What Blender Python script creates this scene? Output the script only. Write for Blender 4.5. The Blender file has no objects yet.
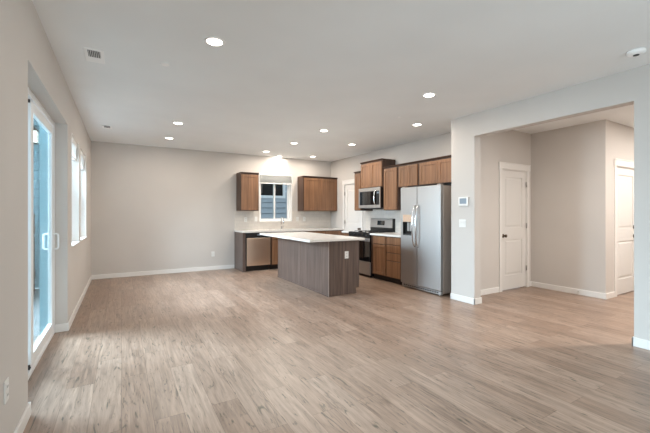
import bpy, bmesh, math, random
from mathutils import Vector, Matrix
random.seed(4)
PI = math.pi
S = bpy.context.scene
C = S.collection

# ------------------------------------------------------------------ camera
YAW = math.atan(203.5/348.5)
cam = bpy.data.objects.new('camera', bpy.data.cameras.new('camera'))
C.objects.link(cam)
cam.location = (0, 0, 1.307)
cam.rotation_euler = (PI/2, 0, -YAW)
cam.data.sensor_width = 36
cam.data.lens = 348.5/650*36
cam.data.shift_y = -3/650
cam.data.clip_start = 0.05
S.camera = cam

# ------------------------------------------------------------------ world, exposure
W = bpy.data.worlds.new('overcast_sky'); S.world = W
W.use_nodes = True
wn = W.node_tree.nodes; wl = W.node_tree.links
bg = wn['Background']
bg.inputs['Color'].default_value = (0.74, 0.88, 1.0, 1)
bg.inputs['Strength'].default_value = 1.0
S.view_settings.view_transform = 'Standard'
S.view_settings.look = 'None'
S.view_settings.gamma = 1
S.view_settings.use_curve_mapping = False
S.view_settings.exposure = 0.18

# ------------------------------------------------------------------ large lights (daylight at the left openings, added fill at the rear)
def area(name, loc, to, sx, sy, power, col, spread=PI):
    l = bpy.data.lights.new(name, 'AREA'); l.shape = 'RECTANGLE'
    l.size = sx; l.size_y = sy; l.energy = power; l.color = col; l.spread = spread
    o = bpy.data.objects.new(name, l); C.objects.link(o)
    o.location = loc
    o.rotation_euler = (Vector(to)-Vector(loc)).to_track_quat('-Z', 'Y').to_euler()
    return o
area('rear_fill_light', (1.9, -1.85, 1.6), (2.1, 3, 1.5), 4.4, 1.7, 66, (0.93, 0.97, 1.0))  # fill light added behind the camera to brighten the room
area('patio_daylight', (-3.4, 5.95, 2.2), (1.4, 2.6, 0.3), 2.5, 2.4, 440, (0.70, 0.85, 1.0), 1.9)
area('side_window_daylight', (-1.7, 6.2, 2.4), (2.3, 6.1, 0.1), 2.2, 1.3, 190, (0.66, 0.83, 1.0), 1.7)
LAMP_W = 4.8
LAMP_COL = (1.0, 0.90, 0.79)

# ------------------------------------------------------------------ materials
def mat(name, col, rough=0.5, metal=0.0, spec=0.5, emit=None, estr=0):
    m = bpy.data.materials.new(name); m.use_nodes = True
    b = m.node_tree.nodes['Principled BSDF']
    b.inputs['Base Color'].default_value = (*col, 1)
    b.inputs['Roughness'].default_value = rough
    b.inputs['Metallic'].default_value = metal
    b.inputs['Specular IOR Level'].default_value = spec
    if emit:
        b.inputs['Emission Color'].default_value = (*emit, 1)
        b.inputs['Emission Strength'].default_value = estr
    return m
def N(m, t, **kw):
    n = m.node_tree.nodes.new(t)
    for k, v in kw.items():
        if k in n.inputs: n.inputs[k].default_value = v
        else: setattr(n, k, v)
    return n
def L(m, a, b): m.node_tree.links.new(a, b)
def coords(m, scale=(1,1,1), kind='Object', rot=(0,0,0)):
    t = N(m, 'ShaderNodeTexCoord'); p = N(m, 'ShaderNodeMapping')
    p.inputs['Scale'].default_value = scale; p.inputs['Rotation'].default_value = rot
    L(m, t.outputs[kind], p.inputs['Vector'])
    return p.outputs['Vector']
def ramp(m, fac, stops):
    r = N(m, 'ShaderNodeValToRGB'); L(m, fac, r.inputs['Fac'])
    e = r.color_ramp.elements
    while len(e) < len(stops): e.new(0.5)
    for i, (p, c) in enumerate(stops):
        e[i].position = p; e[i].color = (*c, 1)
    return r.outputs['Color']
def mix(m, a, b, fac, mode='MIX'):
    n = N(m, 'ShaderNodeMix', data_type='RGBA', blend_type=mode)
    for s, v in ((n.inputs[0], fac), (n.inputs[6], a), (n.inputs[7], b)):
        if hasattr(v, 'is_linked') or hasattr(v, 'links'): L(m, v, s)
        elif isinstance(v, (int, float)): s.default_value = v
        else: s.default_value = (*v, 1)
    return n.outputs[2]
def BS(m): return m.node_tree.nodes['Principled BSDF']
def bump(m, h, strength=0.1, dist=0.002):
    b = N(m, 'ShaderNodeBump'); b.inputs['Strength'].default_value = strength; b.inputs['Distance'].default_value = dist
    L(m, h, b.inputs['Height']); L(m, b.outputs[0], BS(m).inputs['Normal'])

def paint(name, col, rough=0.75, tex=260, spec=0.3, b=0.12):
    m = mat(name, col, rough, spec=spec)
    v = coords(m)
    n1 = N(m, 'ShaderNodeTexNoise'); n1.inputs['Scale'].default_value = 1.3; L(m, v, n1.inputs['Vector'])
    lo = tuple(c*0.975 for c in col); hi = tuple(min(1, c*1.02) for c in col)
    L(m, ramp(m, n1.outputs['Fac'], [(0.3, lo), (0.7, hi)]), BS(m).inputs['Base Color'])
    n2 = N(m, 'ShaderNodeTexNoise'); n2.inputs['Scale'].default_value = tex; L(m, v, n2.inputs['Vector'])
    bump(m, n2.outputs['Fac'], b, 0.001)
    return m
M = {}
M['wall'] = paint('greige_wall_paint', (0.615, 0.578, 0.542))
M['ceiling'] = paint('ceiling_paint', (0.865, 0.885, 0.885), 0.85, 180)
M['trim'] = paint('white_trim_paint', (0.82, 0.80, 0.77), 0.35, 90, 0.5, 0.03)
M['door'] = paint('white_door_paint', (0.78, 0.76, 0.73), 0.38, 90, 0.5, 0.04)
M['vinyl'] = mat('white_vinyl', (0.86, 0.87, 0.87), 0.32)
M['plastic'] = mat('white_plastic', (0.80, 0.79, 0.76), 0.35)
M['black'] = mat('black_plastic', (0.012, 0.012, 0.013), 0.3)
M['blackmatte'] = mat('dark_toe_kick', (0.02, 0.015, 0.013), 0.6)
M['blackglass'] = mat('black_glass', (0.006, 0.006, 0.007), 0.04, spec=0.7)
M['iron'] = mat('cast_iron', (0.02, 0.02, 0.02), 0.55)
M['chrome'] = mat('chrome', (0.75, 0.75, 0.76), 0.12, 1.0)
M['bronze'] = mat('brushed_bronze', (0.16, 0.12, 0.09), 0.35, 0.9)
M['hinge'] = mat('hinge_nickel', (0.42, 0.40, 0.37), 0.35, 0.9)
M['fixture'] = mat('bright_white_metal', (0.95, 0.95, 0.94), 0.4)
M['strip'] = mat('pale_wood_edge', (0.36, 0.29, 0.25), 0.5)
M['blind'] = mat('white_blind', (0.92, 0.92, 0.90), 0.5)
M['screen'] = mat('thermostat_screen', (0.28, 0.34, 0.40), 0.15)
M['lens'] = mat('lamp_lens', (0.9, 0.9, 0.88), 0.4, emit=(1.0, 0.93, 0.82), estr=14)
M['slot'] = mat('dark_slot', (0.05, 0.05, 0.05), 0.6)
M['greyvent'] = mat('vent_shadow_grey', (0.12, 0.12, 0.12), 0.7)

def steel(name, col=(0.60, 0.60, 0.61), rough=0.26, axis=2):
    m = mat(name, col, rough, 1.0)
    sc = [220, 220, 220]; sc[axis] = 2.0
    v = coords(m, tuple(sc))
    n = N(m, 'ShaderNodeTexNoise'); n.inputs['Scale'].default_value = 1; n.inputs['Detail'].default_value = 3; L(m, v, n.inputs['Vector'])
    L(m, ramp(m, n.outputs['Fac'], [(0.3, tuple(c*0.97 for c in col)), (0.7, tuple(min(1, c*1.02) for c in col))]), BS(m).inputs['Base Color'])
    mp = N(m, 'ShaderNodeMapRange'); mp.inputs['To Min'].default_value = rough-0.03; mp.inputs['To Max'].default_value = rough+0.04
    L(m, n.outputs['Fac'], mp.inputs['Value']); L(m, mp.outputs[0], BS(m).inputs['Roughness'])
    bump(m, n.outputs['Fac'], 0.008, 0.0003)
    return m
M['steel'] = steel('stainless_steel', (0.50,0.485,0.47), 0.46)
M['steel_dw'] = steel('stainless_steel_dishwasher', (0.95, 0.74, 0.58), 0.33)
M['steel_side'] = mat('painted_fridge_side', (0.50, 0.43, 0.38), 0.3, 0.5)

def wood(name, dark, light, rough=0.42, axis=2, spec=0.5):
    m = mat(name, light, rough, spec=spec)
    sc = [30, 30, 30]; sc[axis] = 1.4
    v = coords(m, tuple(sc))
    n = N(m, 'ShaderNodeTexNoise'); n.inputs['Scale'].default_value = 1; n.inputs['Detail'].default_value = 6; n.inputs['Distortion'].default_value = 0.4
    L(m, v, n.inputs['Vector'])
    sc2 = [6, 6, 6]; sc2[axis] = 0.7
    v2 = coords(m, tuple(sc2))
    n2 = N(m, 'ShaderNodeTexNoise'); n2.inputs['Scale'].default_value = 1; n2.inputs['Detail'].default_value = 2; L(m, v2, n2.inputs['Vector'])
    c1 = ramp(m, n.outputs['Fac'], [(0.3, dark), (0.68, light)])
    c2 = ramp(m, n2.outputs['Fac'], [(0.3, (0.8, 0.8, 0.8)), (0.7, (1.12, 1.1, 1.08))])
    L(m, mix(m, c1, c2, 1.0, 'MULTIPLY'), BS(m).inputs['Base Color'])
    bump(m, n.outputs['Fac'], 0.08, 0.001)
    return m
M['wood'] = wood('stained_maple', (0.180, 0.086, 0.043), (0.285, 0.150, 0.078))
M['wood_frame_shaded'] = wood('stained_maple_frame_shaded', (0.052, 0.024, 0.014), (0.082, 0.041, 0.024))  # maple darkened so the gaps between doors carry deep shade in their colour
M['wood_end'] = wood('stained_end_panel', (0.078, 0.052, 0.043), (0.150, 0.106, 0.088), 0.32)
M['fence'] = wood('weathered_fence_wood', (0.05, 0.035, 0.03), (0.12, 0.085, 0.07), 0.8)

# quartz counter
m = mat('white_quartz', (0.80, 0.77, 0.73), 0.18); M['quartz'] = m
v = coords(m); n = N(m, 'ShaderNodeTexNoise'); n.inputs['Scale'].default_value = 90; L(m, v, n.inputs['Vector'])
L(m, ramp(m, n.outputs['Fac'], [(0.3, (0.70, 0.67, 0.63)), (0.6, (0.84, 0.81, 0.77))]), BS(m).inputs['Base Color'])

# backsplash tile
m = mat('cream_tile', (0.66, 0.60, 0.54), 0.3); M['tile'] = m
t = N(m, 'ShaderNodeTexCoord'); sx = N(m, 'ShaderNodeSeparateXYZ'); L(m, t.outputs['Object'], sx.inputs[0])
ad = N(m, 'ShaderNodeMath', operation='ADD'); L(m, sx.outputs[0], ad.inputs[0]); L(m, sx.outputs[1], ad.inputs[1])
cb = N(m, 'ShaderNodeCombineXYZ'); L(m, ad.outputs[0], cb.inputs[0]); L(m, sx.outputs[2], cb.inputs[1])
br = N(m, 'ShaderNodeTexBrick'); L(m, cb.outputs[0], br.inputs['Vector'])
br.offset = 0.5
for k, vv in {'Scale': 1.0, 'Brick Width': 0.152, 'Row Height': 0.076, 'Mortar Size': 0.0018, 'Mortar Smooth': 0.2}.items(): br.inputs[k].default_value = vv
br.inputs['Color1'].default_value = (0.67, 0.62, 0.56, 1); br.inputs['Color2'].default_value = (0.62, 0.57, 0.52, 1); br.inputs['Mortar'].default_value = (0.52, 0.48, 0.44, 1)
L(m, br.outputs['Color'], BS(m).inputs['Base Color'])

# plank floor: planks run along +Y
m = mat('oak_plank_floor', (0.3, 0.22, 0.17), 0.34, spec=0.5); M['floor'] = m
t = N(m, 'ShaderNodeTexCoord'); sx = N(m, 'ShaderNodeSeparateXYZ'); L(m, t.outputs['Object'], sx.inputs[0])
cb = N(m, 'ShaderNodeCombineXYZ'); L(m, sx.outputs[1], cb.inputs[0]); L(m, sx.outputs[0], cb.inputs[1])
def brick(c1, c2, mo, ms=0.0016):
    br = N(m, 'ShaderNodeTexBrick'); L(m, cb.outputs[0], br.inputs['Vector'])
    br.offset = 0.37; br.offset_frequency = 2
    for k, vv in {'Scale': 1.0, 'Brick Width': 1.22, 'Row Height': 0.178, 'Mortar Size': ms, 'Mortar Smooth': 0.1, 'Bias': 0.0}.items(): br.inputs[k].default_value = vv
    br.inputs['Color1'].default_value = (*c1, 1); br.inputs['Color2'].default_value = (*c2, 1); br.inputs['Mortar'].default_value = (*mo, 1)
    return br
b1 = brick((0, 0, 0), (1, 1, 1), (0.5, 0.5, 0.5), 0.0)
tint = ramp(m, b1.outputs['Color'], [(0.0, (0.280, 0.188, 0.137)), (0.5, (0.325, 0.224, 0.166)), (1.0, (0.372, 0.264, 0.200))])
# per plank offset so the grain breaks at plank joints
sc = N(m, 'ShaderNodeVectorMath', operation='SCALE'); sc.inputs['Scale'].default_value = 7.3; L(m, b1.outputs['Color'], sc.inputs[0])
av = N(m, 'ShaderNodeVectorMath', operation='ADD'); L(m, t.outputs['Object'], av.inputs[0]); L(m, sc.outputs[0], av.inputs[1])
def grain(scl, detail, dist, rough=0.55):
    mp = N(m, 'ShaderNodeMapping'); mp.inputs['Scale'].default_value = scl; L(m, av.outputs[0], mp.inputs['Vector'])
    n = N(m, 'ShaderNodeTexNoise'); n.inputs['Scale'].default_value = 1; n.inputs['Detail'].default_value = detail; n.inputs['Distortion'].default_value = dist
    n.inputs['Roughness'].default_value = rough
    L(m, mp.outputs[0], n.inputs['Vector']); return n.outputs['Fac']
g1 = grain((13, 1.3, 13), 5, 1.8, 0.62)
g2 = grain((70, 3.0, 70), 4, 0.3)
g3 = grain((20, 2.6, 20), 6, 3.0, 0.6)
gc = ramp(m, g1, [(0.30, (0.66, 0.65, 0.64)), (0.48, (0.95, 0.95, 0.95)), (0.70, (1.20, 1.20, 1.20))])
gd = ramp(m, g2, [(0.3, (0.80, 0.79, 0.78)), (0.65, (1.09, 1.09, 1.09))])
gk = ramp(m, g3, [(0.33, (0.36, 0.42, 0.40)), (0.40, (0.88, 0.87, 0.86)), (0.47, (1, 1, 1))])
col = mix(m, tint, gc, 1.0, 'MULTIPLY'); col = mix(m, col, gd, 1.0, 'MULTIPLY'); col = mix(m, col, gk, 1.0, 'MULTIPLY')
b2 = brick((1, 1, 1), (1, 1, 1), (0.66, 0.63, 0.61), 0.0018)
col = mix(m, col, b2.outputs['Color'], 1.0, 'MULTIPLY')
L(m, col, BS(m).inputs['Base Color'])
mp = N(m, 'ShaderNodeMapRange'); mp.inputs['To Min'].default_value = 0.27; mp.inputs['To Max'].default_value = 0.42
L(m, g1, mp.inputs['Value']); L(m, mp.outputs[0], BS(m).inputs['Roughness'])
bump(m, g2, 0.06, 0.001)

def siding(name, col, lap, darkline=0.35):
    m = mat(name, col, 0.6)
    t = N(m, 'ShaderNodeTexCoord')
    mp = N(m, 'ShaderNodeMapping'); mp.inputs['Scale'].default_value = (2, 2, 40); L(m, t.outputs['Object'], mp.inputs['Vector'])
    n = N(m, 'ShaderNodeTexNoise'); n.inputs['Scale'].default_value = 1; n.inputs['Detail'].default_value = 3; L(m, mp.outputs[0], n.inputs['Vector'])
    L(m, ramp(m, n.outputs['Fac'], [(0.3, tuple(c*0.9 for c in col)), (0.7, tuple(c*1.08 for c in col))]), BS(m).inputs['Base Color'])
    bump(m, n.outputs['Fac'], 0.1, 0.001)
    return m
M['teal'] = siding('pale_blue_siding', (0.19, 0.33, 0.37), 0.15)
M['teal2'] = siding('grey_blue_siding', (0.20, 0.36, 0.42), 0.15)
M['bluegrey'] = siding('slate_blue_siding', (0.46, 0.50, 0.54), 0.2)
M['concrete'] = paint('patio_concrete', (0.16, 0.17, 0.17), 0.85, 60, 0.2, 0.3)
M['leaf'] = mat('dark_green_leaves', (0.05, 0.12, 0.04), 0.6)
M['lantern_glass'] = mat('lantern_glow_glass', (0.9, 0.9, 0.85), 0.4, emit=(1, 0.95, 0.85), estr=2.5)

def glass(name, tint=(1, 1, 1), refl=0.06):
    m = bpy.data.materials.new(name); m.use_nodes = True
    nt = m.node_tree; nt.nodes.clear()
    o = nt.nodes.new('ShaderNodeOutputMaterial'); mx = nt.nodes.new('ShaderNodeMixShader')
    a = nt.nodes.new('ShaderNodeBsdfTransparent'); g = nt.nodes.new('ShaderNodeBsdfGlossy')
    f = nt.nodes.new('ShaderNodeFresnel'); f.inputs['IOR'].default_value = 1.3
    a.inputs['Color'].default_value = (*tint, 1); g.inputs['Roughness'].default_value = 0.02
    g.inputs['Color'].default_value = (0.8, 0.8, 0.8, 1)
    ml = nt.nodes.new('ShaderNodeMath'); ml.operation = 'MULTIPLY'; ml.inputs[1].default_value = refl*8
    nt.links.new(f.outputs[0], ml.inputs[0])
    nt.links.new(ml.outputs[0], mx.inputs[0]); nt.links.new(a.outputs[0], mx.inputs[1]); nt.links.new(g.outputs[0], mx.inputs[2])
    nt.links.new(mx.outputs[0], o.inputs[0]); return m
M['glass'] = glass('window_glass', (0.96, 0.99, 0.99), 0.05)
M['doorglass'] = glass('patio_door_glass', (0.90, 0.97, 0.98), 0.04)

# ------------------------------------------------------------------ mesh helpers
class MB:
    def __init__(s): s.bm = bmesh.new()
    def box(s, x0, y0, z0, x1, y1, z1, bev=0, seg=2):
        t = bmesh.new()
        bmesh.ops.create_cube(t, size=1)
        for v in t.verts:
            v.co = Vector(((x0+x1)/2+v.co.x*abs(x1-x0), (y0+y1)/2+v.co.y*abs(y1-y0), (z0+z1)/2+v.co.z*abs(z1-z0)))
        if bev: bmesh.ops.bevel(t, geom=t.edges[:], offset=bev, segments=seg, affect='EDGES', profile=0.5)
        s._add(t); return s
    def cyl(s, p0, p1, r0, r1=None, seg=20):
        r1 = r0 if r1 is None else r1
        p0, p1 = Vector(p0), Vector(p1); d = p1-p0
        t = bmesh.new()
        bmesh.ops.create_cone(t, cap_ends=True, segments=seg, radius1=r0, radius2=r1, depth=d.length)
        q = d.to_track_quat('Z', 'Y').to_matrix().to_4x4()
        bmesh.ops.transform(t, matrix=Matrix.Translation((p0+p1)/2) @ q, verts=t.verts)
        for f in t.faces:
            if len(f.verts) == 4: f.smooth = True
        s._add(t); return s
    def sph(s, c, r, sc=(1, 1, 1), u=16, v=10):
        t = bmesh.new(); bmesh.ops.create_uvsphere(t, u_segments=u, v_segments=v, radius=r)
        for w in t.verts: w.co = Vector((c[0]+w.co.x*sc[0], c[1]+w.co.y*sc[1], c[2]+w.co.z*sc[2]))
        for f in t.faces: f.smooth = True
        s._add(t); return s
    def tube(s, pts, r, seg=12):
        pts = [Vector(p) for p in pts]; rings = []; bm = s.bm
        up = Vector((0, 0, 1))
        n = None
        for i, p in enumerate(pts):
            a = pts[max(i-1, 0)]; b = pts[min(i+1, len(pts)-1)]
            d = (b-a).normalized()
            if n is None:
                n = d.orthogonal().normalized()
            n = (n - d*n.dot(d)).normalized(); k = d.cross(n)
            rr = r[i] if isinstance(r, (list, tuple)) else r
            rings.append([bm.verts.new(p+(n*math.cos(2*PI*j/seg)+k*math.sin(2*PI*j/seg))*rr) for j in range(seg)])
        for a, b in zip(rings, rings[1:]):
            for j in range(seg):
                f = bm.faces.new((a[j], a[(j+1) % seg], b[(j+1) % seg], b[j])); f.smooth = True
        bm.faces.new(rings[0][::-1]); bm.faces.new(rings[-1])
        return s
    def lathe(s, prof, c=(0, 0, 0), seg=32, axis='z'):
        bm = s.bm; rings = []
        for r, h in prof:
            ring = []
            for j in range(seg):
                a = 2*PI*j/seg
                if axis == 'z': p = (c[0]+r*math.cos(a), c[1]+r*math.sin(a), c[2]+h)
                else: p = (c[0]+r*math.cos(a), c[1]-h, c[2]+r*math.sin(a))
                ring.append(bm.verts.new(p))
            rings.append(ring)
        for a, b in zip(rings, rings[1:]):
            for j in range(seg):
                f = bm.faces.new((a[j], a[(j+1) % seg], b[(j+1) % seg], b[j])); f.smooth = True
        bm.faces.new(rings[0][::-1]); bm.faces.new(rings[-1])
        return s
    def prism(s, prof, x0, x1, axis='x'):
        """profile of (a, b) points swept along an axis; axis x: (y,z), axis y: (x,z), axis z: (x,y)"""
        bm = s.bm
        def P(t, a, b): return {'x': (t, a, b), 'y': (a, t, b), 'z': (a, b, t)}[axis]
        A = [bm.verts.new(P(x0, a, b)) for a, b in prof]; B = [bm.verts.new(P(x1, a, b)) for a, b in prof]
        n = len(prof)
        for i in range(n): bm.faces.new((A[i], A[(i+1) % n], B[(i+1) % n], B[i]))
        bm.faces.new(A[::-1]); bm.faces.new(B); return s
    def _add(s, t):
        me = bpy.data.meshes.new('tmp'); t.to_mesh(me); t.free(); s.bm.from_mesh(me); bpy.data.meshes.remove(me)
    def build(s, name, m, parent=None, label=None):
        bmesh.ops.recalc_face_normals(s.bm, faces=s.bm.faces[:])
        me = bpy.data.meshes.new(name); s.bm.to_mesh(me); s.bm.free()
        me.materials.append(M[m] if isinstance(m, str) else m)
        o = bpy.data.objects.new(name, me); C.objects.link(o)
        if parent: o.parent = parent
        if label: o['label'] = label
        return o
def thing(name, label, cat, loc=(0, 0, 0), rz=0, group=None):
    o = bpy.data.objects.new(name, None); C.objects.link(o)
    o.empty_display_size = 0.1
    o.location = loc; o.rotation_euler = (0, 0, rz); tag(o, label, cat, group); return o
def tag(o, label, cat, group=None):
    o['label'] = label; o['category'] = cat
    if group: o['group'] = group
    return o
def struct(name, mb, m, parent=None, label=None):
    o = mb.build(name, m, parent)
    if not parent: o['kind'] = 'structure'
    if label: o['label'] = label
    return o
def sroot(name, label, loc=(0, 0, 0), rz=0):
    o = bpy.data.objects.new(name, None); C.objects.link(o); o.location = loc; o.rotation_euler = (0, 0, rz)
    o['kind'] = 'structure'; o['label'] = label; return o
def dup(root, loc, rz=None, label=None, group=None):
    r = root.copy(); C.objects.link(r); r.location = loc
    if rz is not None: r.rotation_euler = (0, 0, rz)
    if label: r['label'] = label
    if group: r['group'] = group
    for ch in list(root.children):
        c = ch.copy(); C.objects.link(c); c.parent = r
        for g in list(ch.children):
            d = g.copy(); C.objects.link(d); d.parent = c
    return r
RB = 0          # facing -y (on the back wall)
RR = -PI/2      # facing -x (on the right-hand wall)
RL = PI/2       # facing +x (on the left wall)

# ------------------------------------------------------------------ room shell
H = 2.74
XL, YB, XR, XK = -0.52, 8.28, 4.37, 5.02
struct('floor', MB().box(-0.77, -1.75, -0.1, 8.35, 8.45, 0), 'floor', label='wide plank wood-look floor, greige brown')
struct('ceiling', MB().box(-0.77, -1.75, H, 8.35, 8.45, H+0.15), 'ceiling', label='flat white painted ceiling')

def wall_grid(axis, t0, t1, u0, u1, holes, z1=H):
    """wall slab; axis 'x' = plane of constant x, running along y; holes (ua, ub, za, zb)"""
    mb = MB()
    us = sorted({u0, u1, *[h[0] for h in holes], *[h[1] for h in holes]})
    for a, b in zip(us, us[1:]):
        hs = sorted([(h[2], h[3]) for h in holes if h[0] <= a+1e-6 and h[1] >= b-1e-6])
        z = 0; segs = []
        for za, zb in hs:
            if za > z: segs.append((z, za))
            z = zb
        if z < z1: segs.append((z, z1))
        for za, zb in segs:
            if axis == 'x': mb.box(t0, a, za, t1, b, zb)
            else: mb.box(a, t0, za, b, t1, zb)
    return mb
D = dict(y0=2.90, y1=4.80, z1=2.30)
WA = (5.18, 6.03, 0.90, 2.29); WB = (6.24, 7.17, 0.90, 2.29)
struct('wall_left', wall_grid('x', -0.72, XL, -1.75, 8.45, [(D['y0'], D['y1'], 0, D['z1']), WA, WB]), 'wall', label='greige wall with patio door and two tall windows')
WK = (2.95, 3.84, 1.10, 2.335)
struct('wall_back', wall_grid('y', YB, YB+0.17, XL, XK+0.15, [WK]), 'wall', label='greige far wall with the kitchen window')
struct('wall_right', wall_grid('x', XK, XK+0.15, 3.640, YB, [(6.85, 7.59, 0, 2.05)]), 'wall', label='greige kitchen wall behind the range and fridge')
struct('wall_partition', wall_grid('x', XR, XR+0.14, -1.6, 3.640, [(1.433, 3.236, 0, 2.42)]), 'wall', label='greige wall with the wide cased opening to the hall')
struct('wall_closet', wall_grid('y', 3.55, 3.640, XR+0.14, 6.52, [(5.49, 6.235, 0, 2.065)]), 'wall', label='greige hall wall holding the narrow closet door')
struct('wall_hall', MB().box(6.37, 2.43, 0, 6.52, 3.55, H), 'wall', label='short plain greige wall seen through the opening')
struct('wall_entry', wall_grid('y', 2.43, 2.58, 6.52, 8.35, [(6.725, 7.53, 0, 2.065)]), 'wall', label='greige wall holding the door with deadbolt')
struct('wall_hall_end', MB().box(8.2, -1.75, 0, 8.35, 2.43, H), 'wall')
struct('wall_front', wall_grid('y', -1.75, -1.6, XL, 8.2, [(-0.2, 4.0, 0.75, 2.45)]), 'wall')

# baseboards
def baseboard(name, segs):
    mb = MB()
    for x0, y0, x1, y1 in segs:
        t = 0.014
        mb.box(min(x0, x1), min(y0, y1), 0, max(x0, x1), max(y0, y1), 0.088, 0.003, 1)
    return struct(name, mb, 'trim')
b = 0.014
baseboard('baseboard_left', [(XL, -1.6, XL+b, 2.90), (XL-0.11, 2.90, XL+b, 2.90+b), (XL-0.11, 4.80-b, XL+b, 4.80), (XL, 4.80, XL+b, YB-b)])
baseboard('baseboard_back', [(XL, YB-b, 2.325, YB)])
baseboard('baseboard_partition', [(XR-b, 3.236-b, XR, 3.640+b), (XR-b, 3.236-b, XR+0.14+b, 3.236), (XR-b, 3.640, XR+0.02, 3.640+b),
                                   (XR+0.14, 3.236, XR+0.14+b, 3.55), (XR-b, -1.6, XR, 1.433+b), (XR-b, 1.433, XR+0.14+b, 1.433+b)])
baseboard('baseboard_closet', [(XR+0.14+b, 3.55-b, 5.42, 3.55), (6.305, 3.55-b, 6.37, 3.55)])
baseboard('baseboard_hall', [(6.37-b, 2.43-b, 6.37, 3.55-b), (6.37, 2.43-b, 6.655, 2.43)])
baseboard('baseboard_entry', [(7.60, 2.43-b, 8.2, 2.43)])

# ------------------------------------------------------------------ hinged interior doors (local: front faces -y)
def slab(w, h, yoff=0.0):
    """two raised-panel moulded door"""
    mb = MB(); st = 0.11
    mb.box(0, yoff+0.012, 0, w, yoff+0.040, h)               # core (recess level)
    for x0, x1, z0, z1 in [(0, st, 0, h), (w-st, w, 0, h), (st, w-st, 0, 0.24), (st, w-st, 0.85, 1.05), (st, w-st, h-0.115, h)]:
        mb.box(x0, yoff, z0, x1, yoff+0.013, z1)
    for z0, z1 in [(0.24, 0.85), (1.05, h-0.115)]:
        # bevelled raised field
        a, c = 0.018, 0.045
        pts = [(st+a, z0+a, yoff+0.0118), (w-st-a, z0+a, yoff+0.0118), (w-st-a, z1-a, yoff+0.0118), (st+a, z1-a, yoff+0.0118)]
        inn = [(st+c, z0+c, yoff+0.003), (w-st-c, z0+c, yoff+0.003), (w-st-c, z1-c, yoff+0.003), (st+c, z1-c, yoff+0.003)]
        A = [mb.bm.verts.new((p[0], p[2], p[1])) for p in pts]; B = [mb.bm.verts.new((p[0], p[2], p[1])) for p in inn]
        for i in range(4): mb.bm.faces.new((A[i], A[(i+1) % 4], B[(i+1) % 4], B[i]))
        mb.bm.faces.new(B)
    return mb
def knob_mb(x, z, y=0.0):
    mb = MB()
    mb.lathe([(0.032, 0.0), (0.033, 0.004), (0.028, 0.009), (0.012, 0.011), (0.011, 0.032), (0.019, 0.038), (0.027, 0.048), (0.027, 0.057), (0.018, 0.066), (0.004, 0.068)], (x, y, z), 24, 'y')
    return mb
def hinge_mb(x, z):
    mb = MB(); mb.cyl((x, -0.006, z-0.045), (x, -0.006, z+0.045), 0.006, seg=10)
    mb.box(x-0.016, -0.0025, z-0.044, x+0.016, 0.0, z+0.044)
    return mb
def swing_door(name, label, loc, rz, w, knob_x, hinge_x, deadbolt=False, h=2.03):
    """slab starts at local x=0; casing around; y=0 is the wall face"""
    d = sroot(name, label, loc, rz)
    s = slab(w, h, 0.012)
    o = s.build('door_slab', 'door', d); o.location = (0, 0, 0.012)
    k = knob_mb(knob_x, 0.93, 0.012).build('door_knob', 'bronze', d, 'round bronze door knob')
    if deadbolt:
        m2 = MB(); m2.lathe([(0.031, 0), (0.031, 0.010), (0.024, 0.016), (0.004, 0.017)], (knob_x, 0.012, 1.08), 24, 'y')
        m2.box(knob_x-0.005, -0.02, 1.062, knob_x+0.005, 0.0, 1.098, 0.002)
        m2.build('deadbolt', 'bronze', d, 'bronze deadbolt turn')
    for z in (0.34, 1.09, 1.82):
        hinge_mb(hinge_x, z).build('hinge', 'hinge', d)
    fr = MB()   # jamb lining and flat casing
    g = 0.012
    fr.box(-g, 0.0, 0, -0.003, 0.12, h+0.02); fr.box(w+0.003, 0.0, 0, w+g, 0.12, h+0.02); fr.box(-g, 0.0, h+0.015, w+g, 0.12, h+0.032)
    fr.box(-0.075, -0.016, 0, -0.006, 0.0, h+0.028, 0.002, 1); fr.box(w+0.006, -0.016, 0, w+0.075, 0.0, h+0.028, 0.002, 1)
    fr.box(-0.090, -0.022, h+0.028, w+0.090, 0.0, h+0.122, 0.002, 1)
    fr.box(-0.098, -0.028, h+0.122, w+0.098, 0.0, h+0.135, 0.002, 1)
    fr.build('door_casing', 'trim', d)
    return d
swing_door('door_2', 'narrow white two-panel closet door with bronze knob on its left', (5.502, 3.55, 0), RB, 0.721, 0.055, 0.724)
swing_door('door_3', 'white two-panel door with bronze knob and deadbolt, cut off by the wall end', (6.737, 2.43, 0), RB, 0.781, 0.70, -0.003, True)
swing_door('door_4', 'white panelled door beside the range cabinets, mostly hidden', (XK, 7.578, 0), RR, 0.716, 0.66, -0.003)

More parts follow.
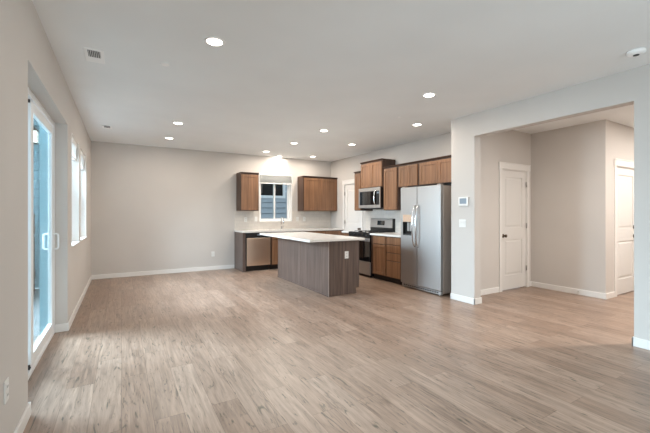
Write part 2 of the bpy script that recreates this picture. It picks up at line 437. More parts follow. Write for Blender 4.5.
# ------------------------------------------------------------------ patio sliding door (local: +x along world +y, -y faces the room)
pd = sroot('door_1', 'white framed sliding glass patio door in the left wall', (XL-0.11, D['y0'], 0), RL)
W_ = D['y1']-D['y0']; HT = D['z1']
fr = MB()
fr.box(0, 0, 0, 0.045, 0.085, HT, 0.002, 1); fr.box(W_-0.045, 0, 0, W_, 0.048, HT, 0.002, 1)
fr.box(0.045, 0, HT-0.055, W_-0.045, 0.085, HT, 0.002, 1)
fr.box(0.045, 0.0, 0, W_-0.045, 0.085, 0.03, 0.002, 1)
fr.box(0.045, 0.004, 0.03, W_-0.045, 0.010, 0.042); fr.box(0.045, 0.062, 0.03, W_-0.045, 0.068, 0.042)
fr.build('door_frame', 'vinyl', pd)
sl = sroot; 
def panel(x0, x1, y0, y1, z0, z1, st, name):
    mb = MB()
    mb.box(x0, y0, z0, x0+st, y1, z1, 0.004, 2); mb.box(x1-st, y0, z0, x1, y1, z1, 0.004, 2)
    mb.box(x0+st-0.001, y0, z0, x1-st+0.001, y1, z0+0.095, 0.003, 1); mb.box(x0+st-0.001, y0, z1-0.085, x1-st+0.001, y1, z1, 0.003, 1)
    p = mb.build(name, 'vinyl', pd)
    MB().box(x0+st, (y0+y1)/2-0.004, z0+0.095, x1-st, (y0+y1)/2+0.004, z1-0.085).build('door_glass', 'doorglass', p)
    return p
sp = panel(0.765, W_-0.047, 0.006, 0.043, 0.043, HT-0.062, 0.085, 'sliding_panel')
fp = panel(0.047, 0.88, 0.046, 0.083, 0.043, HT-0.062, 0.085, 'fixed_panel')
for nm, s in (('inside', -1), ('outside', 1)):
    yb = 0.006 if s < 0 else 0.043
    pts = [(W_-0.085, yb, 0.925), (W_-0.085, yb+s*0.032, 0.927), (W_-0.085, yb+s*0.042, 0.935), (W_-0.085, yb+s*0.045, 0.95), (W_-0.085, yb+s*0.045, 1.065),
           (W_-0.085, yb+s*0.042, 1.08), (W_-0.085, yb+s*0.032, 1.088), (W_-0.085, yb, 1.09)]
    MB().tube(pts, 0.009, 10).box(W_-0.105, min(yb, yb+s*0.006), 0.90, W_-0.065, max(yb, yb+s*0.006), 1.11, 0.002, 1).build('pull_handle', 'vinyl', sp)
MB().box(0.749, 0.012, 0.035, 0.769, 0.050, 0.075, 0.003, 1).box(0.745, 0.006, 0.05, 0.757, 0.022, 0.062).build('end_cap', 'black', sp, 'black rubber end cap on the bottom corner')
MB().box(0.749, 0.012, HT-0.09, 0.769, 0.050, HT-0.064, 0.003, 1).build('end_cap', 'black', sp, 'black rubber end cap on the top corner')

# ------------------------------------------------------------------ windows
def window(name, label, loc, rz, w, h, mode, depth=0.10):
    """local: x 0..w, z 0..h, y=0 the wall face; the unit sits at y=depth"""
    r = sroot(name, label, loc, rz); d = depth
    f = 0.045
    MB().box(0, d, 0, f, d+0.06, h).box(w-f, d, 0, w, d+0.06, h).box(f, d, 0, w-f, d+0.06, f).box(f, d, h-f, w-f, d+0.06, h).build('window_frame', 'vinyl', r)
    if mode == 'slide':
        mid = w/2
        parts = [(f, mid+0.02, 0.004, f, h-f), (mid-0.02, w-f, 0.032, f, h-f)]
    else:
        parts = [(f, w-f, 0.004, f, h*0.5+0.02), (f, w-f, 0.032, h*0.5-0.02, h-f)]
    for x0, x1, yy, z0, z1 in parts:
        s = 0.032; y0 = d+yy; y1 = y0+0.025
        o = MB().box(x0, y0, z0, x0+s, y1, z1).box(x1-s, y0, z0, x1, y1, z1).box(x0+s, y0, z0, x1-s, y1, z0+s).box(x0+s, y0, z1-s, x1-s, y1, z1).build('window_sash', 'vinyl', r)
        MB().box(x0+s, y0+0.010, z0+s, x1-s, y0+0.015, z1-s).build('window_pane', 'glass', o)
    MB().box(0.001, -0.012, 0.0, w-0.001, d, 0.016, 0.003, 1).build('window_sill', 'trim', r)
    # white jamb lining of the recess
    MB().box(0, 0, 0.016, 0.006, d, h).box(w-0.006, 0, 0.016, w, d, h).box(0.006, 0, h-0.006, w-0.006, d, h).build('window_lining', 'trim', r)
    return r
window('window_1', 'white framed sliding window over the kitchen counter', (WK[0], YB, WK[2]), RB, WK[1]-WK[0], WK[3]-WK[2], 'slide')
window('window_2', 'tall narrow white window nearest the patio door', (XL, WA[0], WA[2]), RL, WA[1]-WA[0], WA[3]-WA[2], 'hung')
window('window_3', 'tall narrow white window nearest the far corner', (XL, WB[0], WB[2]), RL, WB[1]-WB[0], WB[3]-WB[2], 'hung')
window('rear_fill_window', 'wide unseen window added behind the photographer for fill daylight', (4.0, -1.6, 0.75), PI, 4.2, 1.7, 'slide', 0.05)  # made-up rear window, lets fill daylight in from behind the camera

def blind(label, loc, rz, w, drop, n, group=None):
    t = thing('window_blind', label, 'blind', loc, rz, group)
    MB().box(0, 0.0, -0.055, w, 0.055, 0, 0.004, 1).build('head_rail', 'blind', t)
    mb = MB(); z = -0.057
    for i in range(n):
        mb.prism([(0.004, z-0.010), (0.026, z-0.002), (0.050, z-0.010), (0.026, z-0.006)], 0.006, w-0.006)
        z -= (drop-0.095)/n
    mb.build('raised_slats', 'blind', t)
    MB().box(0.004, 0.006, -drop, w-0.004, 0.046, -drop+0.026, 0.004, 1).build('bottom_rail', 'blind', t)
    MB().cyl((0.06, -0.006, -0.05), (0.06, -0.006, -drop-0.25), 0.0025, seg=6).build('pull_cord', 'plastic', t)
    return t
blind('white blind raised to the top of the kitchen window', (WK[0]+0.008, YB+0.01, WK[3]-0.008), RB, WK[1]-WK[0]-0.016, 0.27, 20)
blind('white blind raised at the top of the window nearest the patio door', (XL-0.02, WA[0]+0.008, WA[3]-0.008), RL, WA[1]-WA[0]-0.016, 0.24, 16)
blind('white blind raised at the top of the window nearest the far corner', (XL-0.02, WB[0]+0.008, WB[3]-0.008), RL, WB[1]-WB[0]-0.016, 0.24, 16)

# ------------------------------------------------------------------ outside
struct('trim_2', MB().box(-0.756, 4.80, -0.05, -0.722, 4.90, 2.42).box(-0.756, 4.757, 0.001, -0.680, 4.7995, 2.245).box(-0.75, 2.80, 2.30, -0.722, 4.90, 2.42).box(-0.80, 2.70, -0.05, -0.722, 2.90, 2.42), 'teal', label='pale blue outside casing of the patio door')
struct('trim_1', MB().box(-5.5, 2.0, -0.2, -0.725, 8.1, -0.06), 'concrete', label='concrete patio slab outside the glass door')
def lap(name, m, x0, x1, y, z0, z1, lapz, parent):
    mb = MB(); z = z0
    while z < z1-1e-3:
        zt = min(z+lapz, z1)
        mb.prism([(y-0.030, z+0.012), (y-0.004, zt), (y+0.02, zt), (y+0.02, z+0.012)], x0, x1)
        z += lapz
    mb.box(x0, y+0.02, z0, x1, y+0.05, z1)
    return mb.build(name, m, parent)
nh = thing('house_wall', 'pale blue house wall with lap siding seen through the patio door', 'wall', (0, 0, -0.06))
lap('lap_siding', 'teal2', -5.5, -1.30, 8.2, 0, 4.4, 0.165, nh)
MB().box(-1.30, 8.15, 0, -1.13, 8.25, 4.4).build('corner_board', 'teal', nh, 'smooth pale blue corner board')
MB().box(-1.13, 8.17, 0, -0.80, 8.25, 4.4).build('flat_panel', 'teal', nh)
lt = thing('wall_lantern', 'lit square wall lantern hung on the pale blue siding outside', 'lantern', (-1.385, 8.176, 2.57))
MB().box(-0.05, -0.02, 0.04, 0.05, 0.0, 0.30, 0.004).box(-0.012, -0.10, 0.27, 0.012, -0.01, 0.29).build('bracket', 'black', lt)
MB().prism([(-0.095, 0.225), (0.095, 0.225), (0.03, 0.30), (-0.03, 0.30)], -0.165, 0-0.025, 'y').box(-0.08, -0.165, -0.005, 0.08, -0.025, 0.012).box(-0.08, -0.165, 0.0, -0.072, -0.157, 0.23).box(0.072, -0.165, 0.0, 0.08, -0.157, 0.23).build('lantern_cage', 'black', lt)
MB().box(-0.070, -0.155, 0.014, 0.070, -0.035, 0.222, 0.004).build('lantern_glass', 'lantern_glass', lt)
fe = thing('wooden_fence', 'dark weathered wooden fence outside the patio door', 'fence', (0, 0, -0.06))
for i in range(14):
    x1 = -1.32-i*0.152
    MB().box(x1-0.145, 7.86, 0, x1, 7.885, 1.36+0.01*(i % 3), 0.003, 1).build('fence_board', 'fence', fe)
MB().box(-3.45, 7.89, 0.25, -1.32, 7.93, 0.34).box(-3.45, 7.89, 1.05, -1.32, 7.93, 1.14).build('fence_rail', 'fence', fe)
sh = thing('garden_shrub', 'small dark green shrub growing by the fence outside', 'shrub', (-1.52, 7.3, -0.06))
MB().tube([(0, 0, 0), (0.01, 0, 0.25), (0.0, 0.02, 0.45)], [0.02, 0.015, 0.008], 8).build('stem', 'fence', sh)
mb = MB()
for i in range(420):
    a = random.random()*2*PI; ph = math.acos(1-2*random.random()); r = 0.27*random.random()**0.35
    p = Vector((r*math.sin(ph)*math.cos(a), r*math.sin(ph)*math.sin(a), 0.42+0.36*(r/0.27)*math.cos(ph)))
    d1 = Vector((random.uniform(-1, 1), random.uniform(-1, 1), random.uniform(-.3, 1))).normalized()*0.035
    d2 = d1.orthogonal().normalized()*0.014
    vs = [mb.bm.verts.new(p-d1), mb.bm.verts.new(p+d2), mb.bm.verts.new(p+d1), mb.bm.verts.new(p-d2)]
    mb.bm.faces.new(vs)
mb.build('foliage', 'leaf', sh)

hb = thing('neighbour_house', 'slate blue neighbouring house with lap siding behind the kitchen window', 'house', (0, 10.5, -0.3))
XN0, XN1, ZN0, ZN1 = 3.05, 4.55, 2.15, 3.35      # neighbour window opening (local z)
def lapw(x0, x1, z0, z1):
    mb2 = MB(); z = z0
    while z < z1-1e-3:
        zt = min(z+0.178, z1)
        mb2.prism([(-0.034, z+0.016), (-0.004, zt), (0.03, zt), (0.03, z+0.016)], x0, x1); z += 0.178
    return mb2
w1 = MB()
for args in [(0.5, XN0, 0, 5.0), (XN1, 8.0, 0, 5.0), (XN0, XN1, 0, ZN0), (XN0, XN1, ZN1, 5.0)]:
    q = lapw(*args); me = bpy.data.meshes.new('t'); q.bm.to_mesh(me); q.bm.free(); w1.bm.from_mesh(me); bpy.data.meshes.remove(me)
w1.box(0.5, 0.03, 0, 8.0, 0.15, ZN0).box(0.5, 0.03, ZN1, 8.0, 0.15, 5.0)
w1.build('lap_siding', 'bluegrey', hb)
nw = MB()
nw.box(XN0-0.04, -0.05, ZN0-0.05, XN1+0.06, -0.0, ZN0+0.03).box(XN1-0.02, -0.05, ZN0+0.03, XN1+0.06, 0.0, ZN1).box(XN0-0.04, -0.05, ZN1, XN1+0.06, 0.0, ZN1+0.08).box(XN0-0.04, -0.05, ZN0+0.03, XN0+0.03, 0, ZN1)
nwo = nw.build('window_frame', 'vinyl', hb, 'white trim of the dark neighbouring window')
MB().box(XN0, 0.02, ZN0, XN1, 0.03, ZN1).build('window_pane', 'blackglass', nwo)

# ------------------------------------------------------------------ kitchen cabinets
def shaker(x0, x1, z0, z1, y=-0.020, fr=0.055):
    """five-piece recessed panel door, front at y, back at y+0.02"""
    mb = MB(); yb = y+0.019; f = fr
    mb.box(x0, y, z0, x0+f, yb, z1, 0.0015, 1).box(x1-f, y, z0, x1, yb, z1, 0.0015, 1)
    mb.box(x0+f, y, z0, x1-f, yb, z0+f, 0.0015, 1).box(x0+f, y, z1-f, x1-f, yb, z1, 0.0015, 1)
    mb.box(x0+f-0.002, y+0.009, z0+f-0.002, x1-f+0.002, yb, z1-f+0.002)
    return mb
def upper(label, loc, rz, w, h, d, ndoors, crown=True, gap=0.018):
    t = thing('upper_cabinet', label, 'cabinet', loc, rz)
    MB().box(0, 0, 0, w, d, h).build('cabinet_box', 'wood_frame_shaded', t)
    dw = (w-2*gap-(ndoors-1)*0.004)/ndoors
    for i in range(ndoors):
        x0 = gap+i*(dw+0.004)
        shaker(x0, x0+dw, 0.012, h-0.030).build('cabinet_door', 'wood', t)
    if crown:
        MB().prism([(-0.032, h+0.022), (-0.026, h+0.006), (-0.003, h-0.004), (-0.001, h), (d-0.001, h), (d-0.001, h+0.022)], 0.0, w).build('crown_molding', 'wood_frame_shaded', t, 'dark thin crown moulding')
    return t
UZ = 1.372; UH = 0.875
upper('brown single-door upper cabinet left of the kitchen window', (2.375, 7.95, UZ), RB, 0.44, UH, 0.329, 1)
upper('brown two-door upper cabinet right of the kitchen window', (4.0, 7.95, UZ), RB, 1.018, UH, 0.329, 2)
DU = 0.329
upper('brown narrow upper cabinet on the far side of the microwave', (4.69, 6.66, UZ), RR, 0.262, UH, DU, 1)
upper('tall raised brown two-door cabinet above the microwave', (4.675, 6.392, 1.862), RR, 0.762, 0.565, DU+0.014, 2)
upper('brown single-door upper cabinet between the microwave and fridge', (4.69, 5.626, UZ), RR, 0.446, UH, DU, 1, gap=0.027)
upper('brown two-door upper cabinet left of the one over the fridge', (4.69, 5.178, 1.815), RR, 0.546, UH-(1.815-UZ), DU, 2, gap=0.027)
upper('brown two-door short cabinet over the fridge', (4.69, 4.63, 1.815), RR, 0.90, UH-(1.815-UZ), DU, 2, gap=0.027)

def base_box(t, w, d, h=0.875, toe=0.10, m='wood_frame_shaded'):
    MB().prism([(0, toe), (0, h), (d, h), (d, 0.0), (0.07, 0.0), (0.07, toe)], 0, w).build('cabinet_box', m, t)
    MB().box(0, 0.066, 0.0, w, 0.0695, toe-0.002).build('toe_kick', 'blackmatte', t, 'dark recessed toe kick')
def base_door(t, x0, x1, z0, z1): shaker(x0, x1, z0, z1).build('cabinet_door', 'wood', t)
def drawer(t, x0, x1, z0, z1):
    MB().box(x0, -0.020, z0, x1, -0.001, z1, 0.0025, 1).build('drawer_front', 'wood', t)
def base_cab(label, loc, rz, w, layout, d=0.648):
    t = thing('base_cabinet', label, 'cabinet', loc, rz)
    base_box(t, w, d)
    for kind, x0, x1, z0, z1 in layout:
        (drawer if kind == 'drawer' else base_door)(t, x0, x1, z0, z1)
    return t
YF = 7.635
# back run: end panel, dishwasher, sink cabinet, corner cabinet
ep = tag(MB().box(2.330, YF-0.005, 0, 2.400, 8.279, 0.875).build('end_panel', 'wood_end'), 'tall dark end panel on the left side of the dishwasher', 'panel')
base_cab('brown sink base cabinet under the kitchen window', (3.005, YF, 0), RB, 0.90, [('drawer', 0.02, 0.88, 0.70, 0.86), ('door', 0.02, 0.448, 0.12, 0.685), ('door', 0.452, 0.88, 0.12, 0.685)], 0.644)
base_cab('brown corner base cabinet at the right end of the back counter', (3.906, YF, 0), RB, 1.10, [('drawer', 0.02, 0.54, 0.70, 0.86), ('door', 0.02, 0.54, 0.12, 0.685), ('drawer', 0.56, 1.08, 0.70, 0.86), ('door', 0.56, 1.08, 0.12, 0.685)], 0.644)
dwt = thing('dishwasher', 'stainless dishwasher at the left end of the back counter', 'dishwasher', (2.402, YF, 0), RB)
MB().box(0, 0.012, 0.10, 0.60, 0.60, 0.868).build('dishwasher_body', 'black', dwt, 'black tub sides')
MB().box(0.02, 0.07, 0.0, 0.58, 0.10, 0.10).build('toe_kick', 'blackmatte', dwt, 'black toe kick')
MB().box(0.022, -0.022, 0.125, 0.578, 0.011, 0.752, 0.006, 2).build('door_panel', 'steel_dw', dwt, 'brushed stainless door panel')
cp = MB().box(0.022, -0.020, 0.772, 0.578, 0.011, 0.862, 0.005, 2).build('control_strip', 'black', dwt, 'black control strip')
MB().box(0.26, -0.0215, 0.81, 0.34, -0.0201, 0.83).build('display', 'screen', cp)
for i in range(4): MB().cyl((0.38+i*0.035, -0.0201, 0.82), (0.38+i*0.035, -0.023, 0.82), 0.007, seg=12).build('button', 'steel', cp)
MB().box(0.20, -0.012, 0.753, 0.40, 0.008, 0.771).build('pocket_handle', 'slot', dwt)

# back countertop with an undermount sink opening
SX0, SX1, SY0, SY1 = 3.12, 3.84, 7.74, 8.12
ct = MB()
ct.box(2.322, YF-0.035, 0.876, SX0, 8.279, 0.911).box(SX1, YF-0.035, 0.876, 5.019, 8.279, 0.911)
ct.box(SX0, YF-0.035, 0.876, SX1, SY0, 0.911).box(SX0, SY1, 0.876, SX1, 8.279, 0.911)
tag(ct.build('countertop', 'quartz'), 'long white countertop along the far wall under the window', 'countertop')
fc = thing('kitchen_faucet', 'slim chrome gooseneck faucet below the kitchen window', 'faucet', (3.50, 8.19, 0.911))
MB().lathe([(0.026, 0), (0.026, 0.006), (0.019, 0.012), (0.017, 0.06), (0.012, 0.064)], seg=24).build('faucet_base', 'chrome', fc)
pts = [(0, 0, 0.06), (0, 0, 0.24)] + [(0, -0.07+0.07*math.cos(a), 0.24+0.07*math.sin(a)) for a in [PI*i/10 for i in range(1, 11)]] + [(0, -0.14, 0.19)]
MB().tube(pts, 0.010, 12).cyl((0, -0.14, 0.20), (0, -0.14, 0.15), 0.014).build('spout', 'chrome', fc)
MB().tube([(0.018, 0, 0.04), (0.05, 0, 0.05), (0.075, -0.01, 0.09)], 0.006, 8).build('lever', 'chrome', fc)

# right run
XF = 4.370
base_cab('narrow brown base cabinet on the far side of the range', (XF, 6.66, 0), RR, 0.262, [('drawer', 0.02, 0.242, 0.70, 0.86), ('door', 0.02, 0.242, 0.12, 0.685)])
base_cab('brown base cabinet with one door and one drawer beside the range', (XF, 5.620, 0), RR, 0.470, [('drawer', 0.085, 0.455, 0.715, 0.86), ('door', 0.085, 0.455, 0.115, 0.70)])
base_cab('brown base cabinet with four stacked drawers beside the fridge', (XF, 5.149, 0), RR, 0.425, [('drawer', 0.015, 0.40, 0.725, 0.86), ('drawer', 0.015, 0.40, 0.575, 0.712), ('drawer', 0.015, 0.40, 0.425, 0.562), ('drawer', 0.015, 0.40, 0.115, 0.412)])
tag(MB().box(XF-0.035, 6.396, 0.876, 5.019, 6.672, 0.911).build('countertop', 'quartz'), 'small white countertop piece on the far side of the range', 'countertop')
tag(MB().box(XF-0.035, 4.725, 0.876, 5.019, 5.624, 0.911).build('countertop', 'quartz'), 'white countertop between the range and the fridge', 'countertop')
tag(MB().box(2.33, 8.272, 0.911, 2.95, 8.2795, UZ).box(2.95, 8.272, 0.911, 3.84, 8.2795, 1.10).box(3.84, 8.272, 0.911, 5.012, 8.2795, UZ).build('tile_backsplash', 'tile'), 'cream tile backsplash under the window and back cabinets', 'backsplash')
tag(MB().box(5.0125, 4.72, 0.911, 5.0195, 5.625, UZ).box(5.0125, 5.625, 0.911, 5.0195, 6.395, UZ+0.02).box(5.0125, 6.395, 0.911, 5.0195, 6.66, UZ).build('tile_backsplash', 'tile'), 'cream tile backsplash behind the range', 'backsplash')

# range
rg = thing('kitchen_range', 'stainless and black freestanding range with raised back panel', 'range', (XF-0.03, 6.390, 0), RR)
w = 0.758
MB().box(0.004, 0.032, 0.03, w-0.004, 0.672, 0.905).build('range_body', 'black', rg, 'black side panels')
for x in (0.06, w-0.06):
    for y in (0.08, 0.62): MB().cyl((x, y, 0), (x, y, 0.03), 0.018, seg=12).build('leg', 'black', rg)
MB().box(0.0, 0.0, 0.05, w, 0.030, 0.315, 0.006).build('warming_drawer', 'steel', rg, 'stainless bottom drawer')
od = MB().box(0.0, -0.004, 0.322, w, 0.030, 0.800, 0.006).build('oven_door', 'blackglass', rg, 'black glass oven door')
MB().box(0.0, -0.006, 0.735, w, 0.0, 0.798, 0.002, 1).build('door_rail', 'steel', od)
hb2 = MB().tube([(0.06, -0.052, 0.775), (w-0.06, -0.052, 0.775)], 0.012, 12)
for x in (0.09, w-0.09): hb2.cyl((x, -0.052, 0.775), (x, -0.004, 0.775), 0.008, seg=10)
hb2.build('oven_handle', 'chrome', od)
MB().box(0.0, -0.004, 0.804, w, 0.60, 0.909, 0.005).build('cooktop_rim', 'black', rg)
MB().box(0.012, 0.02, 0.909, w-0.012, 0.58, 0.915).build('cooktop_glass', 'blackglass', rg)
for cx, cy, r in ((0.20, 0.17, 0.10), (0.56, 0.17, 0.085), (0.20, 0.44, 0.08), (0.56, 0.44, 0.10)):
    g = MB().lathe([(r*0.45, 0.0), (r*0.45, 0.012), (r*0.3, 0.014)], (cx, cy, 0.915), 20)
    for a in range(4):
        ca, sa = math.cos(a*PI/2+PI/4), math.sin(a*PI/2+PI/4)
        g.cyl((cx+ca*r*0.4, cy+sa*r*0.4, 0.930), (cx+ca*r*1.25, cy+sa*r*1.25, 0.930), 0.006, seg=8).cyl((cx+ca*r*1.2, cy+sa*r*1.2, 0.915), (cx+ca*r*1.2, cy+sa*r*1.2, 0.934), 0.006, seg=8)
    g.build('burner_grate', 'iron', rg)
MB().prism([(0.60, 0.909), (0.60, 1.00), (0.672, 1.00), (0.672, 0.909)], 0.0, w).build('riser', 'black', rg, 'black lower back panel')
bp = MB().prism([(0.590, 1.0), (0.612, 1.185), (0.625, 1.197), (0.672, 1.197), (0.672, 1.0)], 0.0, w-0.004).build('control_panel', 'steel', rg, 'stainless raised control panel')
MB().box(w-0.0035, 0.60, 0.985, w, 0.672, 1.195).build('side_cap', 'black', rg, 'black side cap')
MB().prism([(0.594, 1.05), (0.606, 1.15), (0.610, 1.15), (0.600, 1.05)], w*0.33, w*0.66).build('display', 'blackglass', bp, 'dark clock display')
for x in (0.09, 0.23, w/2, w-0.23, w-0.09):
    MB().cyl((x, -0.004, 0.857), (x, -0.030, 0.857), 0.021, 0.018).build('control_knob', 'black', rg)

# microwave
mw = thing('microwave', 'stainless over-the-range microwave with black window', 'microwave', (4.605, 6.388, 1.425), RR)
w = 0.752; h = 0.433
MB().box(0.0, 0.022, 0.0, w, 0.412, h-0.004).build('microwave_body', 'black', mw, 'black microwave case')
md = MB()
md.box(0, 0, 0.0, w, 0.021, 0.065, 0.003, 1).box(0, 0, h-0.075, w, 0.021, h, 0.003, 1).box(0, 0, 0.065, 0.045, 0.021, h-0.075).box(w-0.025, 0, 0.065, w, 0.021, h-0.075)
md.build('door_frame', 'steel', mw, 'stainless surround')
MB().box(0.045, 0.003, 0.065, 0.605, 0.021, h-0.075).build('microwave_window', 'blackglass', mw, 'dark glass window')
kp = MB().box(0.61, 0.003, 0.065, w-0.025, 0.021, h-0.075).build('keypad', 'black', mw, 'black keypad panel')
MB().box(0.645, 0.0015, 0.30, 0.715, 0.003, 0.335).build('display', 'screen', kp)
pts = [(0.612, 0.002, 0.06), (0.606, -0.020, 0.075), (0.600, -0.034, 0.13), (0.598, -0.040, h/2), (0.600, -0.034, h-0.13), (0.606, -0.020, h-0.075), (0.612, 0.002, h-0.06)]
MB().tube(pts, 0.013, 12).build('microwave_handle', 'chrome', mw, 'curved silver handle')
MB().box(0.10, 0.10, -0.016, w-0.26, 0.36, -0.0005).build('grease_filter', 'slot', mw)

# fridge
fg = thing('refrigerator', 'tall side-by-side stainless refrigerator with ice and water dispenser', 'refrigerator', (4.33, 4.716, 0), RR)
w = 0.905
MB().box(0.004, 0.065, 0.03, w-0.004, 0.668, 1.755, 0.004, 1).build('fridge_body', 'steel_side', fg, 'grey-brown painted case side')
MB().box(0.004, 0.064, 1.755, w-0.004, 0.60, 1.765).build('top_cover', 'black', fg)
gr = MB().box(0.008, 0.018, 0.018, w-0.008, 0.064, 0.075, 0.004, 1).build('base_grille', 'steel', fg, 'silver base grille with dark slots')
for k in range(16):
    MB().box(0.06+k*0.05, 0.0155, 0.040, 0.06+k*0.05+0.036, 0.019, 0.058).build('grille_slot', 'slot', gr)
for x in (0.05, w-0.05): MB().cyl((x, 0.045, 0.0), (x, 0.045, 0.02), 0.022, seg=14).build('levelling_foot', 'steel', fg)
for x in (0.05, w-0.05): MB().cyl((x, 0.60, 0.0), (x, 0.60, 0.03), 0.02, seg=14).build('levelling_foot', 'black', fg)
sp_ = 0.390
# freezer door with a real dispenser recess
dx0, dx1, dz0, dz1 = 0.052, 0.262, 0.925, 1.285
fd = MB()
fd.box(0, 0, 0.085, dx0, 0.060, 1.762, 0.0).box(dx1, 0, 0.085, sp_, 0.060, 1.762).box(dx0, 0, 0.085, dx1, 0.060, dz0).box(dx0, 0, dz1, dx1, 0.060, 1.762)
fdo = fd.build('freezer_door', 'steel', fg, 'narrow left door')
MB().box(sp_+0.008, 0, 0.085, w, 0.060, 1.762, 0.006, 2).build('fridge_door', 'steel', fg, 'wide right door')
MB().box(dx0, 0.045, dz0, dx1, 0.062, dz1).box(dx0, 0.004, dz0, dx0+0.004, 0.05, 1.16).box(dx1-0.004, 0.004, dz0, dx1, 0.05, 1.16).build('dispenser_recess', 'black', fdo, 'black dispenser recess')
MB().box(dx0, -0.003, 1.160, dx1, 0.044, dz1, 0.003, 1).build('dispenser_panel', 'steel_dw', fdo, 'tan metallic control panel')
MB().box(dx0+0.004, 0.0, dz0, dx1-0.004, 0.044, dz0+0.022).build('drip_tray', 'slot', fdo)
MB().box(0.14, 0.02, 1.0, 0.175, 0.03, 1.15, 0.003).build('dispenser_paddle', 'steel', fdo)
MB().box(0.195, 0.02, 1.0, 0.23, 0.03, 1.15, 0.003).build('dispenser_paddle', 'steel', fdo)
for x, nm in ((sp_-0.035, 'l'), (sp_+0.043, 'r')):
    pts = []
    for i in range(13):
        u = i/12; z = 0.74+u*0.70
        pts.append((x, -0.020-0.052*math.sin(PI*u)**0.6, z))
    hm = MB().tube(pts, 0.013, 10)
    for z in (0.745, 1.435): hm.cyl((x, -0.028, z), (x, 0.001, z), 0.013, seg=12)
    hm.build('door_handle', 'chrome', fg, 'long bowed silver handle')
for x in (0.02, w-0.09): MB().box(x, 0.01, 1.7625, x+0.07, 0.09, 1.780, 0.004, 1).build('hinge_cover', 'steel_side', fg)

# ------------------------------------------------------------------ island
IX0, IX1, IY0, IY1 = 2.80, 3.385, 4.68, 6.73
isl = thing('kitchen_island', 'long brown kitchen island with plain dark wood sides', 'island', (IX0, IY0, 0), 0)
LX, LY = IX1-IX0, IY1-IY0
MB().prism([(0.015, 0.0), (0.015, 0.872), (LX, 0.872), (LX, 0.10), (LX-0.07, 0.10), (LX-0.07, 0.0)], 0.02, LY-0.02, 'y').build('island_body', 'wood_frame_shaded', isl)
MB().prism([(0.0, 0.0), (0.0, 0.874), (LX, 0.874), (LX, 0.095), (LX-0.065, 0.095), (LX-0.065, 0.0)], 0.0, 0.02, 'y').build('end_panel', 'wood_end', isl, 'dark brown near end panel with toe notch')
MB().prism([(0.0, 0.0), (0.0, 0.874), (LX, 0.874), (LX, 0.095), (LX-0.065, 0.095), (LX-0.065, 0.0)], LY-0.02, LY, 'y').build('end_panel', 'wood_end', isl)
MB().box(0.0, 0.022, 0.0, 0.0145, 1.0, 0.874, 0.001, 1).build('back_panel', 'wood_end', isl)
MB().box(0.0, 1.004, 0.0, 0.0145, LY-0.022, 0.874, 0.001, 1).build('back_panel', 'wood_end', isl)
MB().box(-0.003, -0.003, 0.0, 0.004, 0.003, 0.874).build('corner_strip', 'strip', isl, 'thin pale strip on the near corner')
MB().box(-0.010, 0.012, 0.0, -0.0005, LY, 0.018).build('shoe_molding', 'wood_end', isl)
nd = 4; dwid = (LY-0.06)/nd
for i in range(nd):
    y0 = 0.03+i*dwid
    mb = MB(); x = LX
    for a0, a1, z0, z1, th in [(y0, y0+0.055, 0.115, 0.69, .019), (y0+dwid-0.06, y0+dwid-0.005, 0.115, 0.69, .019), (y0+0.055, y0+dwid-0.06, 0.115, 0.17, .019), (y0+0.055, y0+dwid-0.06, 0.635, 0.69, .019), (y0+0.05, y0+dwid-0.055, 0.165, 0.64, .01)]:
        mb.box(x+0.0005, a0, z0, x+th, a1, z1)
    mb.build('cabinet_door', 'wood', isl)
    MB().box(x+0.0005, y0, 0.705, x+0.019, y0+dwid-0.005, 0.86, 0.002, 1).build('drawer_front', 'wood', isl)
tag(MB().box(2.42, 4.60, 0.875, 3.44, 6.78, 0.910, 0.003, 1).build('countertop', 'quartz'), 'white countertop overhanging the kitchen island', 'countertop')

# ------------------------------------------------------------------ outlets, switches, thermostat
def plate(name, label, cat, loc, rz, w=0.072, h=0.116, kind='outlet'):
    t = thing(name, label, cat, loc, rz)
    MB().box(-w/2, -0.006, -h/2, w/2, 0, h/2, 0.002, 1).build('cover_plate', 'plastic', t)
    if kind == 'outlet':
        for s in (-1, 1):
            o = MB().box(-0.017, -0.009, s*0.022-0.014, 0.017, -0.0055, s*0.022+0.014, 0.002, 1).build('receptacle', 'plastic', t)
            MB().box(-0.008, -0.0095, s*0.022-0.006, -0.005, -0.0088, s*0.022+0.006).box(0.005, -0.0095, s*0.022-0.006, 0.008, -0.0088, s*0.022+0.006).build('slots', 'slot', o)
    else:
        n = 2 if w > 0.1 else 1
        for i in range(n):
            x = 0 if n == 1 else (-0.024+0.048*i)
            MB().prism([(-0.0055, -0.033), (-0.012, 0.033), (-0.0055, 0.033)], x-0.016, x+0.016).build('rocker', 'plastic', t)
    return t
plate('wall_outlet', 'white outlet low on the left wall, nearest the camera', 'outlet', (XL, 2.40, 0.386), RL)
plate('wall_outlet', 'white outlet low on the bare far wall left of the dishwasher', 'outlet', (1.83, YB, 0.37), RB)
plate('wall_outlet', 'white outlet on the backsplash below the single-door upper cabinet', 'outlet', (2.60, 8.272, 1.16), RB)
plate('wall_switch', 'white switch on the backsplash just left of the kitchen window', 'switch', (2.86, 8.272, 1.17), RB, kind='switch')
plate('wall_switch', 'white switch on the backsplash just right of the kitchen window', 'switch', (3.99, 8.272, 1.16), RB, kind='switch')
plate('wall_outlet', 'white outlet on the backsplash below the two-door cabinet by the window', 'outlet', (4.19, 8.272, 1.16), RB)
plate('wall_outlet', 'white outlet on the dark near end of the kitchen island', 'outlet', (3.135, IY0, 0.64), RB)
plate('wall_switch', 'white double switch under the thermostat', 'switch', (XR, 3.435, 1.16), RR, 0.118, 0.116, 'switch')
th = thing('thermostat', 'white square thermostat with grey screen on the wall end by the opening', 'thermostat', (XR, 3.41, 1.485), RR)
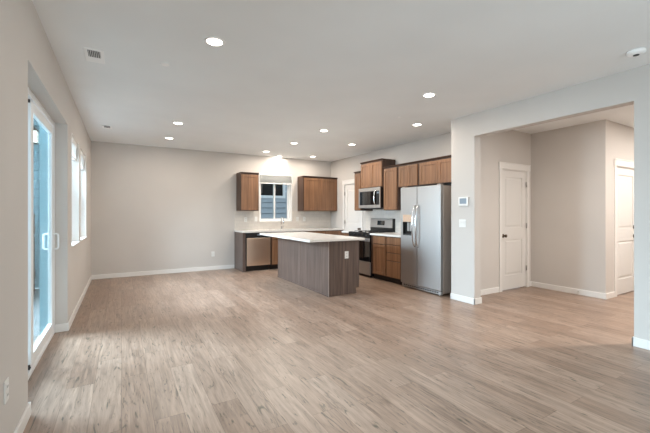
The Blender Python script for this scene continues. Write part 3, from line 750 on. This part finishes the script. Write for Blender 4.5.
MB().box(-0.085, -0.022, -0.065, 0.085, 0, 0.065, 0.006).build('thermostat_case', 'plastic', th)
MB().box(-0.060, -0.0235, -0.035, 0.055, -0.0215, 0.045).build('screen', 'screen', th, 'blue-grey screen')
ds = thing('door_stop', 'small metal door stop on the baseboard of the plain hall wall', 'door stop', (6.37-b, 2.787, 0.05), 0)
MB().cyl((0, 0, 0), (-0.05, 0, 0), 0.006, seg=12).build('spring', 'hinge', ds)
MB().cyl((-0.05, 0, 0), (-0.066, 0, 0), 0.010, seg=12).build('rubber_tip', 'plastic', ds)

# ------------------------------------------------------------------ ceiling fixtures
ld = bpy.data.lights.new('downlight_lamp', 'AREA'); ld.shape = 'DISK'; ld.size = 0.11; ld.energy = LAMP_W; ld.color = LAMP_COL
lo = None
def can(x, y, label, power=None):
    global lo
    if lo is None:
        lo = thing('recessed_light', label, 'ceiling light', (x, y, H), 0, 'lit recessed ceiling lights')
        MB().lathe([(0.062, -0.004), (0.066, -0.008), (0.080, -0.006), (0.085, -0.001), (0.085, 0.0), (0.062, 0.0)], seg=40).build('trim_ring', 'fixture', lo)
        MB().lathe([(0.001, -0.006), (0.0615, -0.005), (0.0615, -0.001), (0.001, -0.001)], seg=40).build('lamp_lens', 'lens', lo, 'glowing lens')
        r = lo
    else:
        r = dup(lo, (x, y, H), None, label)
    data = ld
    if power: data = ld.copy(); data.energy = power; data.color = (1.0, 0.94, 0.88)
    a = bpy.data.objects.new('downlight_lamp', data); C.objects.link(a); a.location = (0, 0, -0.012); a.parent = r
    return r
cans = [
 (0.67, 2.97, 'large lit recessed light nearest the camera, over the left side of the floor'),
 (0.775, 5.94, 'lit recessed light in the left row, second from the camera'),
 (0.78, 7.20, 'lit recessed light in the left row, farthest from the camera'),
 (3.21, 3.0, 'large lit recessed light right of centre, nearest the hall opening'),
 (3.02, 5.205, 'lit recessed light above the near half of the island'),
 (3.03, 6.435, 'lit recessed light above the far half of the island'),
 (2.885, 7.64, 'lit recessed light above the dishwasher and its counter'),
 (3.42, 8.15, 'lit recessed light close to the far wall, above the kitchen window'),
 (4.11, 4.10, 'lit recessed light above the refrigerator front'),
 (4.13, 5.965, 'lit recessed light in front of the range'),
 (4.155, 7.72, 'lit recessed light above the far right corner of the kitchen'),
]
for c_ in cans: can(*c_)
can(5.45, 1.0, 'unseen recessed light added in the hall ceiling to brighten the hall', 62)  # out of view, added because the hall needs light
can(7.3, 1.3, 'unseen recessed light added near the entry door to brighten the hall', 28)  # second out-of-view lamp added to lift the hall

def register(label, loc, w=0.15, l=0.31):
    t = thing('ceiling_register', label, 'vent', loc, 0, None)
    MB().box(-w/2, -l/2, -0.007, w/2, l/2, 0, 0.003, 1).build('register_plate', 'fixture', t)
    MB().box(-w/2+0.028, -0.125, -0.0085, w/2-0.028, 0.02, -0.0065).build('dark_grille', 'greyvent', t, 'dark grille opening')
    for k in range(7):
        x = -w/2+0.034+k*0.0137
        MB().box(x, -0.125, -0.0105, x+0.003, 0.02, -0.0086).build('louver', 'fixture', t)
    return t
register('white rectangular ceiling register nearest the camera, over the patio door side', (-0.21, 3.785, H))
register('small white ceiling register farther along, near the left windows', (-0.205, 6.81, H), 0.14, 0.20)
def sprink(label, loc, r=0.04):
    t = thing('sprinkler_cover', label, 'sprinkler', loc)
    MB().lathe([(r*0.9, -0.0), (r, -0.003), (r, -0.006), (r*0.5, -0.009), (0.001, -0.0095)], seg=28).build('cover_cap', 'fixture', t)
sprink('small round white sprinkler cover beside the near ceiling register', (0.356, 3.66, H), 0.042)
sprink('small round sprinkler cover near the refrigerator', (3.56, 3.915, H), 0.035)
sm = thing('smoke_detector', 'round white smoke detector on the ceiling near the hall opening', 'smoke detector', (3.92, 1.27, H))
MB().lathe([(0.066, 0), (0.068, -0.012), (0.064, -0.026), (0.05, -0.034), (0.001, -0.036)], seg=36).build('detector_body', 'fixture', sm)
MB().lathe([(0.022, -0.035), (0.022, -0.039), (0.001, -0.040)], seg=20).build('sensor_cap', 'slot', sm)
